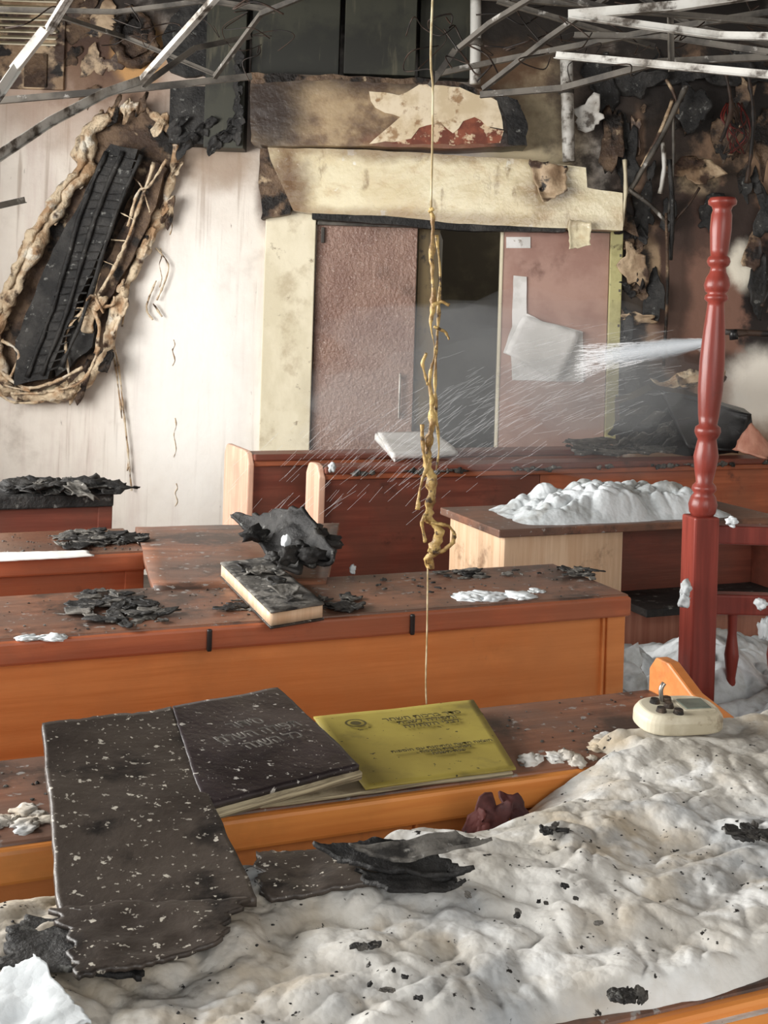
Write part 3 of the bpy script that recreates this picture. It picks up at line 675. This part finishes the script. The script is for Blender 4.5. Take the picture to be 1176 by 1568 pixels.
# book on second pew
d = grp('ash_covered_book')
b0 = [level(337,862,.905), level(410,854,.905), level(497,925,.905), level(415,938,.905)]
def thick(n, q, z, th, mat, jag=0, amp=0, sd=0): return sheet(n, [Vector((p.x,p.y,z)) for p in q], 14, 14, amp, th, mat, d, jag, 10, 0, sd)
thick('back_cover', b0, .8755, .004, 'cover'); thick('pages', [p.lerp(sum(b0, Vector())/4, .03) for p in b0], .903, .027, 'palew'); thick('front_cover', b0, .9075, .004, 'ash', .01, .002)
hflakes('ash_on_book', [(395,875,.03,0),(420,890,.03,1),(440,905,.03,0),(380,868,.03,1),(450,915,.02,0),(425,875,.03,0)], .908, ['ash','char'], d)
D = []
def patch(u, v, ru, rv, n, r0, r1):
    for i in range(n):
        a = random.uniform(0, 6.28); k = math.sqrt(random.random())
        D.append((u+ru*k*math.cos(a), v+rv*k*math.sin(a), random.uniform(r0, r1), 0 if random.random() < .5 else 1))
patch(195,935,75,20,30,.012,.04); patch(160,910,30,6,8,.012,.03); patch(520,922,36,10,10,.01,.03); patch(710,878,40,8,10,.01,.028)
patch(885,878,30,10,9,.01,.024); patch(370,928,40,12,8,.01,.024); patch(830,872,80,8,6,.006,.014); patch(600,895,160,14,12,.003,.008)
hflakes('charred_debris', D, .872, ['char','ash'], tilt=.3, relief=.35)
lumps('charred_debris', scatter_lumps([(195,935,60,16,6,.014,.03),(520,922,34,9,6,.01,.024),(710,878,34,7,4,.01,.024),(885,876,26,8,3,.01,.02),(365,928,34,10,4,.01,.022)], .871, .14), 'ash', smooth=True)
D = []; patch(155,822,60,10,28,.02,.045); patch(110,830,30,8,8,.02,.035)
hflakes('charred_debris', D, .873, ['char','ash'], tilt=.4, relief=.45)
lumps('charred_debris', scatter_lumps([(155,824,56,10,8,.018,.04)], .873, .2), 'ash', smooth=True)
sheet('glare_strip', [level(-40,846,.877),level(138,842,.877),level(146,851,.877),level(-40,862,.877)], 30, 6, .002, .002, 'paper', None, .08, 8, 0, 41)  # white strip standing in for window glare on the ledge
D = []; patch(95,745,110,8,24,.03,.08)
hflakes('charred_debris', D, .87, ['char','ash'], tilt=.8)
lumps('charred_debris', scatter_lumps([(80,742,110,6,14,.04,.09)], .868, .3), 'char', smooth=True)
D = []; patch(1150,1275,30,12,10,.008,.02); patch(965,1524,32,6,12,.004,.012); patch(845,1270,18,8,6,.006,.014); patch(560,1445,20,6,5,.003,.008); patch(620,1500,60,30,6,.002,.005); patch(820,1400,120,60,8,.002,.005)
hflakes('charred_debris', D, .858, ['char','ash'], tilt=.5)
d = grp('charred_cloth_flap')
sheet('flap', [level(358,796,.9),level(470,782,1.0),level(528,862,.92),level(440,880,.89)], 50, 36, .03, .010, 'char', d, .15, 9, .03, 20, torn=.4)
lumps('flap_lumps', scatter_lumps([(440,830,70,24,14,.02,.045)], .93, .5, .5), 'char', d, smooth=True)
sheet('fallen_board', [level(207,806,.872),level(520,800,.872),level(500,893,.872),level(236,903,.872)], 12, 12, .002, .022, 'ledge', None, .01, 5, 0, 21)
d = grp('wet_paper_stack')
sheet('stack_1', [level(577,660,.94),level(668,662,.94),level(702,690,.905),level(600,697,.905)], 16, 12, .008, .02, 'paper', d, .03, 6, 0, 22)
sheet('stack_2', [level(574,664,.93),level(592,662,.93),level(622,694,.90),level(604,698,.895)], 8, 8, .004, .03, 'paper', d, .03, 6, 0, 23)
d = grp('charred_papers')
sheet('flat_sheet', [level(864,672,.90),level(1010,668,.90),level(1045,690,.895),level(880,696,.893)], 30, 14, .012, .012, 'ash', d, .15, 8, 0, 24)
D = [(870+random.uniform(0,160), 680+random.uniform(-6,10), random.uniform(.015,.04), random.choice([0,1])) for i in range(22)]
hflakes('crumbs', D, .89, ['char','ash'], d, tilt=.5)
d = grp('melted_black_chair_back')
pts = [(948,618),(1000,596),(1060,606),(1150,634),(1152,650),(1128,692),(1060,700),(1010,690),(950,690)]
slab('shell', [site(u, v, 5.95) for u, v in pts], (0,.12,.02), 'blk', d, .008, .08)
sheet('rim', [site(1005,598,5.85),site(1150,634,5.85),site(1128,695,5.8),site(1050,690,5.8)], 24, 14, .02, .02, 'blk', d, .03, 4, .03, 31)
flakes('crust', [(site(950+i*7, 655+22*math.sin(i*1.7), 5.85), (.06,0,.02), (0,-.04,.04), i%2) for i in range(14)], ['char','ash'], d, relief=.5)
sheet('pink_cloth', [site(1120,690,5.7),site(1150,645,5.7),site(1182,690,5.7),site(1175,705,5.6)], 10, 10, .02, .01, 'pinkw', d, .1, 6, 0, 32)

# thermostat-like device
d = grp('wall_timer_device')
c = level(1037,1108,.850); rz = math.radians(12)
bm = bmesh.new(); n = 40; top = []; bot = []; mid = []
for i in range(n):
    a = 2*math.pi*i/n; cx, cy = math.cos(a), math.sin(a)
    x = .072*math.copysign(abs(cx)**.6, cx); yy = .048*math.copysign(abs(cy)**.75, cy)
    for L, k, z in ((bot,1,0),(mid,1,.02),(top,.88,.031)): L.append(bm.verts.new((x*k, yy*k, z)))
for L1, L2 in ((bot,mid),(mid,top)):
    for i in range(n): bm.faces.new((L1[i], L1[(i+1)%n], L2[(i+1)%n], L2[i]))
bm.faces.new(top); bm.faces.new(bot)
body = fin('body', bm, 'device', d, bevel=.003)
box('display', (.005,-.018,.030), (.05,.022,.0335), 'screen', d, .002)
box('display_bezel', (.0,-.023,.029), (.055,.027,.032), 'device', d, .002)
bm = bmesh.new()
for p in ((-.035,.015),(-.02,-.005),(-.04,-.02),(-.012,.02),(-.015,-.03)): bmesh.ops.create_cone(bm, cap_ends=True, segments=16, radius1=.009, radius2=.007, depth=.008, matrix=Matrix.Translation((p[0],p[1],.034)))
fin('buttons', bm, 'memb', d)
tube('bent_pin', [(-.02,.02,.03),(-.022,.022,.05),(-.016,.024,.06)], .004, 'metal', d)
d.location = c; d.rotation_euler = (math.radians(4), 0, rz)

flakes('maroon_cloth_scrap', [(level(752,1250,.815),(.03,.01,.01),(-.005,.01,.022)), (level(785,1240,.815),(.022,.0,-.008),(.0,.012,.018)), (level(735,1265,.805),(.016,.0,.01),(.0,.01,.014))], 'maroon', th=.004)
bm = bmesh.new()
for i in range(480):
    s, t = random.uniform(-.3,1.6), random.uniform(1.0,1.45)
    z = h0(s,t)+.0005; r = random.uniform(.0007,.0022)
    addlump(bm, (s,t,z), (r, r*random.uniform(.5,1), r*.5), .6, seed=i, sub=1)
fin('ash_flakes', bm, 'char', rotz=A22)
bm = bmesh.new()
for t0, z0, dep, s1 in ((1.54,.821,.27,1.28),(2.31,.871,.33,1.55),(3.07,.871,.3,.56)):
    for i in range(260):
        r = random.uniform(.001,.004); addlump(bm, (random.uniform(-.4,s1), t0+random.uniform(0,dep), z0), (r, r, r*.5), .6, seed=i, sub=1)
fin('ash_flakes', bm, 'ash', rotz=A22)

# ---------- turned newel post and balustrade ----------
d = grp('turned_newel_post')
X0, Y0 = .868, 3.1
prof = [(1.856,.0),(1.856,.036),(1.848,.041),(1.838,.040),(1.832,.030),(1.822,.026),(1.81,.030),(1.77,.031),(1.72,.027),(1.70,.024),(1.694,.031),(1.684,.034),(1.674,.030),(1.668,.022),(1.655,.024),(1.64,.033),(1.62,.038),(1.605,.034),(1.598,.026),(1.592,.033),(1.582,.034),(1.574,.024),(1.56,.025),(1.50,.031),(1.42,.036),(1.34,.036),(1.27,.030),(1.245,.026),(1.238,.036),(1.226,.038),(1.216,.034),(1.205,.027),(1.19,.030),(1.16,.036),(1.12,.030),(1.09,.024),(1.08,.034),(1.07,.036),(1.06,.028),(1.05,.036),(1.03,.042),(1.01,.038),(.998,.03),(.99,.0)]
bm = bmesh.new(); N = 28; rings = []
lean = lambda z: (z-.9)*.035
for z, r in prof:
    r = max(r, .0005)*.92; rings.append([bm.verts.new((X0+lean(z)+r*math.cos(2*math.pi*k/N), Y0+r*math.sin(2*math.pi*k/N), z)) for k in range(N)])
for i in range(len(rings)-1):
    for k in range(N): bm.faces.new((rings[i][k], rings[i][(k+1)%N], rings[i+1][(k+1)%N], rings[i+1][k]))
fin('turned_shaft', bm, 'post', d, smooth=True)
bx = box('square_base', (-.037,-.037,0), (.037,.037,1.0), 'post', d, .006); bx.location = (X0,Y0,0); bx.rotation_euler = (0,0,math.radians(14))
d = grp('balustrade')
def rail(z, h): 
    a = Vector((X0+.03, Y0-.01, z)); b = a+Vector((.75,.1,-.02)); 
    slab('rail_%d' % int(z*100), [a, b, b+Vector((0,0,h)), a+Vector((0,0,h))], (-.005,.05,0), 'post', d, bevel=.006)
rail(.925,.05); rail(.735,.055); rail(.38,.05)
for i in range(5):
    x = X0+.10+i*.12; yb = Y0+.02+i*.016
    tube('baluster_%d' % i, [(x,yb,.42),(x,yb,.5),(x,yb,.56),(x,yb,.62),(x,yb,.68),(x,yb,.75)], [.012,.018,.012,.02,.012,.014], 'post', d, n=5, nseg=12)

# ---------- hanging melted cord ----------
d = grp('hanging_melted_cord')
Yc = 2.3
tube('upper_cord', [Vector((.115,Yc,3.5)), site(664,-40,Yc),site(663,150,Yc),site(660,325,Yc)], .0022, 'cord', d)
bm = bmesh.new()
P = dens([site(u, v, Yc) for u, v in ((660,318),(663,345),(661,400),(664,460),(660,500),(666,540),(658,580),(662,640),(654,700),(662,740),(655,790),(672,812),(660,850),(657,870))], 8)
addtube(bm, P, [.0048+.005*mn.noise(p*14)+(.005 if p.z < 1.27 else 0) for p in P], 9, .9, 60)
P = dens([site(u, v, Yc+.01) for u, v in ((668,360),(674,420),(670,500),(666,600),(672,680),(668,720))], 8)
addtube(bm, P, [.0028+.0025*mn.noise(p*20) for p in P], 7, .9, 60)
for pts in ([(662,468),(676,462),(688,468)], [(664,500),(680,508),(688,520)], [(655,590),(648,560),(652,540)], [(660,800),(690,808),(693,830),(672,846),(655,842)], [(660,700),(645,740),(640,780)], [(655,720),(648,690),(646,650)], [(664,320),(656,325)], [(655,780),(646,800),(652,830)]):
    addtube(bm, dens([site(u, v, Yc-.01) for u, v in pts], 6), .0036, 7, .9, 60)
fin('melted_sleeve', bm, 'ropem', d, smooth=True)
tube('lower_cord', [site(655,865,Yc),site(654,960,Yc),site(652,1040,Yc),site(653,1078,Yc)], .0016, 'cord', d)

# ---------- collapsed ceiling grid ----------
bm = bmesh.new()
def bar(pts, w, mi):
    for i in range(len(pts)-1):
        a, b = site(*pts[i]), site(*pts[i+1]); dd = (b-a).normalized(); side = dd.cross(Vector((0,0,1))).normalized(); up = side.cross(dd).normalized()
        if up.z < 0: up = -up
        for (s1, u0, u1) in ((w/2, 0, .003), (.0018, 0, w*1.2)):
            vs = []
            for p in (a, b+dd*.004):
                for sx, uz in ((-s1,u0),(s1,u0),(s1,u1),(-s1,u1)): vs.append(bm.verts.new(p+side*sx+up*uz))
            for f in ((0,1,2,3),(7,6,5,4),(0,4,5,1),(1,5,6,2),(2,6,7,3),(3,7,4,0)): bm.faces.new([vs[k] for k in f]).material_index = mi
bar([(345,-15,4.2),(215,130,4.5)], .026, 0); bar([(216,130,4.5),(160,150,4.3),(75,195,4.0),(-10,252,3.7)], .028, 0)
bar([(115,-15,3.4),(75,50,3.5),(28,110,3.5),(-10,165,3.4)], .026, 0)
bar([(-10,160,4.8),(200,142,4.9),(385,122,5.0)], .024, 1)
bar([(385,60,5.2),(300,78,5.0),(220,135,4.8)], .02, 1)
bar([(500,-15,4.6),(400,25,4.7),(330,120,4.9)], .02, 1); bar([(420,20,5),(250,-5,5)], .02, 1)
bar([(662,135,4.6),(700,80,4.6),(750,40,4.5),(840,-15,4.3)], .02, 1)
bar([(668,118,5.2),(760,98,5.2),(830,85,5.0),(1000,52,4.6),(1190,22,4.2)], .022, 1)
bar([(850,90,4.6),(1000,104,4.3),(1190,122,4.0)], .024, 0)
bar([(735,150,4.7),(860,140,4.6),(1010,100,4.4),(1190,92,4.2)], .022, 1)
bar([(870,30,4.2),(1040,16,4.1),(1190,-6,4.0)], .03, 0); bar([(870,28,4.0),(1100,60,3.9),(1190,62,3.8)], .022, 0)
bar([(740,140,4.8),(840,62,4.6),(945,-10,4.4)], .02, 1); bar([(1022,15,4.3),(1024,108,4.3)], .018, 1)
bar([(960,-10,4.8),(1060,45,4.7),(1190,75,4.6)], .02, 1); bar([(820,-10,4.3),(930,18,4.3),(1190,40,4.2)], .02, 1)
bar([(560,-15,5.5),(900,12,5.3)], .03, 1); bar([(760,5,5.0),(1000,75,5.0)], .02, 1); bar([(-10,18,5.4),(180,22,5.4),(340,2,5.3)], .02, 1)
bar([(-10,322,4.4),(38,311,4.5)], .02, 1); bar([(90,28,4.6),(190,60,5),(330,118,5)], .016, 1)
bar([(1176,85,4.2),(1010,60,4.6),(880,58,4.8)], .02, 1)
fin('collapsed_ceiling_grid', bm, ['barw', 'bard'])
bm = bmesh.new()
for i in range(46):
    u = random.uniform(660,1180) if i % 4 else random.uniform(0,420); v = random.uniform(-10,90); Y = random.uniform(4.2,5.4)
    pts = [site(u, v, Y)]
    for k in range(4):
        u += random.uniform(-45,45); v += random.uniform(-18,32); pts.append(site(u, v, Y+random.uniform(-.1,.1)))
    addtube(bm, dens(pts, 6), random.uniform(.0015,.004), 5)
fin('dangling_ceiling_wires', bm, 'wire', smooth=True)
for i in range(4):
    box('ceiling_joist', (XL, 2.6+i*1.1, 3.25), (XR, 2.72+i*1.1, 3.5), 'ceil')

# ---------- water spray ----------
noz = site(1100,522,3.6)
d = grp('sprinkler_pipe')
tube('pipe', [Vector((XR,3.6,1.47)), site(1200,512,3.6), site(1150,510,3.6), site(1118,514,3.6)], .009, 'wire', d, lump=.4)
tube('nozzle', [site(1122,505,3.6), site(1124,520,3.6)], .014, 'blk', d, n=2)
d = grp('water_spray')
end = site(920,548,3.95)
for k in range(9):
    w = .018+.006*k; L = 1-.08*k; bm = bmesh.new(); P = [noz.lerp(end, L*i/14) for i in range(15)]
    addtube(bm, P, [.007+w*(i/14)*L for i in range(15)], 20); fin('jet_%d' % k, bm, 'spray', d, smooth=True)
bm = bmesh.new(); ax = (end-noz)
for i in range(1500):
    a = random.random()**.8*1.15; r = (.006+.045*a)*random.random()**.5; th = random.uniform(0,6.28)
    st = noz+ax*a+Vector((0, r*math.cos(th), r*math.sin(th))); dirv = (st-noz).normalized()
    addtube(bm, [st, st+dirv*random.uniform(.015,.06)], .0005, 4)
for i in range(650):
    a = random.random()**1.3
    e = Vector((.85-1.4*a+random.uniform(-.25,.25), 4.1+random.uniform(-.3,.9), 1.38-.55*a+random.uniform(-.22,.15)))
    st = noz.lerp(e, random.uniform(.55,1)); dirv = Vector((-1, .1, -.25-.9*a+random.uniform(-.15,.15))).normalized()
    addtube(bm, [st, st+dirv*random.uniform(.03,.10)], .00032, 4)
fin('droplet_streaks', bm, 'drop', d)
bm = bmesh.new(); addlump(bm, (.62,5.3,1.2), (.95,.85,.42), .25, 0, 3, 4); fin('mist_cloud', bm, 'mist', d, smooth=True)
bm = bmesh.new(); addlump(bm, (.98,5.3,1.22), (.40,.40,.20), .2, 0, 5, 4); fin('mist_core', bm, 'mist2', d, smooth=True)

# ---------- light ----------
w = bpy.data.worlds.new('daylight'); scene.world = w; w.use_nodes = True
bg = w.node_tree.nodes['Background']; bg.inputs[0].default_value = (.93,.97,1,1); bg.inputs[1].default_value = 1.05
def area(name, loc, tgt, sx, sy, e, col):
    l = bpy.data.lights.new(name, 'AREA'); l.shape = 'RECTANGLE'; l.size = sx; l.size_y = sy; l.energy = e; l.color = col
    o = bpy.data.objects.new(name, l); scene.collection.objects.link(o); o.location = loc
    o.rotation_euler = (Vector(tgt)-Vector(loc)).to_track_quat('-Z', 'Y').to_euler()
area('window_daylight', (-3.3,2.9,1.9), (.8,4.4,1.0), 4.2, 1.8, 370, (1,.98,.94))
area('rear_daylight_fill', (1.6,-1.8,2.4), (.5,4.5,1.0), 2.4, 1.8, 55, (1,.95,.88))  # soft daylight fill added behind the camera; no doorway is modelled
l = bpy.data.lights.new('corridor_fill', 'POINT'); l.energy = 16; l.color = (1,.93,.8); l.shadow_soft_size = .2  # unseen fill light added to lift the dark gap between the doors
o = bpy.data.objects.new('corridor_fill', l); scene.collection.objects.link(o); o.location = (.9, WY+1.2, 2.2)

cam = bpy.data.cameras.new('camera'); co = bpy.data.objects.new('camera', cam); scene.collection.objects.link(co)
cam.sensor_fit = 'HORIZONTAL'; cam.sensor_width = 36; cam.lens = 54; cam.shift_y = -.25; cam.clip_start = .05
co.matrix_world = Matrix.Translation((0,0,H)) @ Matrix.Rotation(math.pi/2, 4, 'X') @ Matrix.Rotation(R, 4, 'Z')
scene.camera = co
scene.view_settings.view_transform = 'Standard'
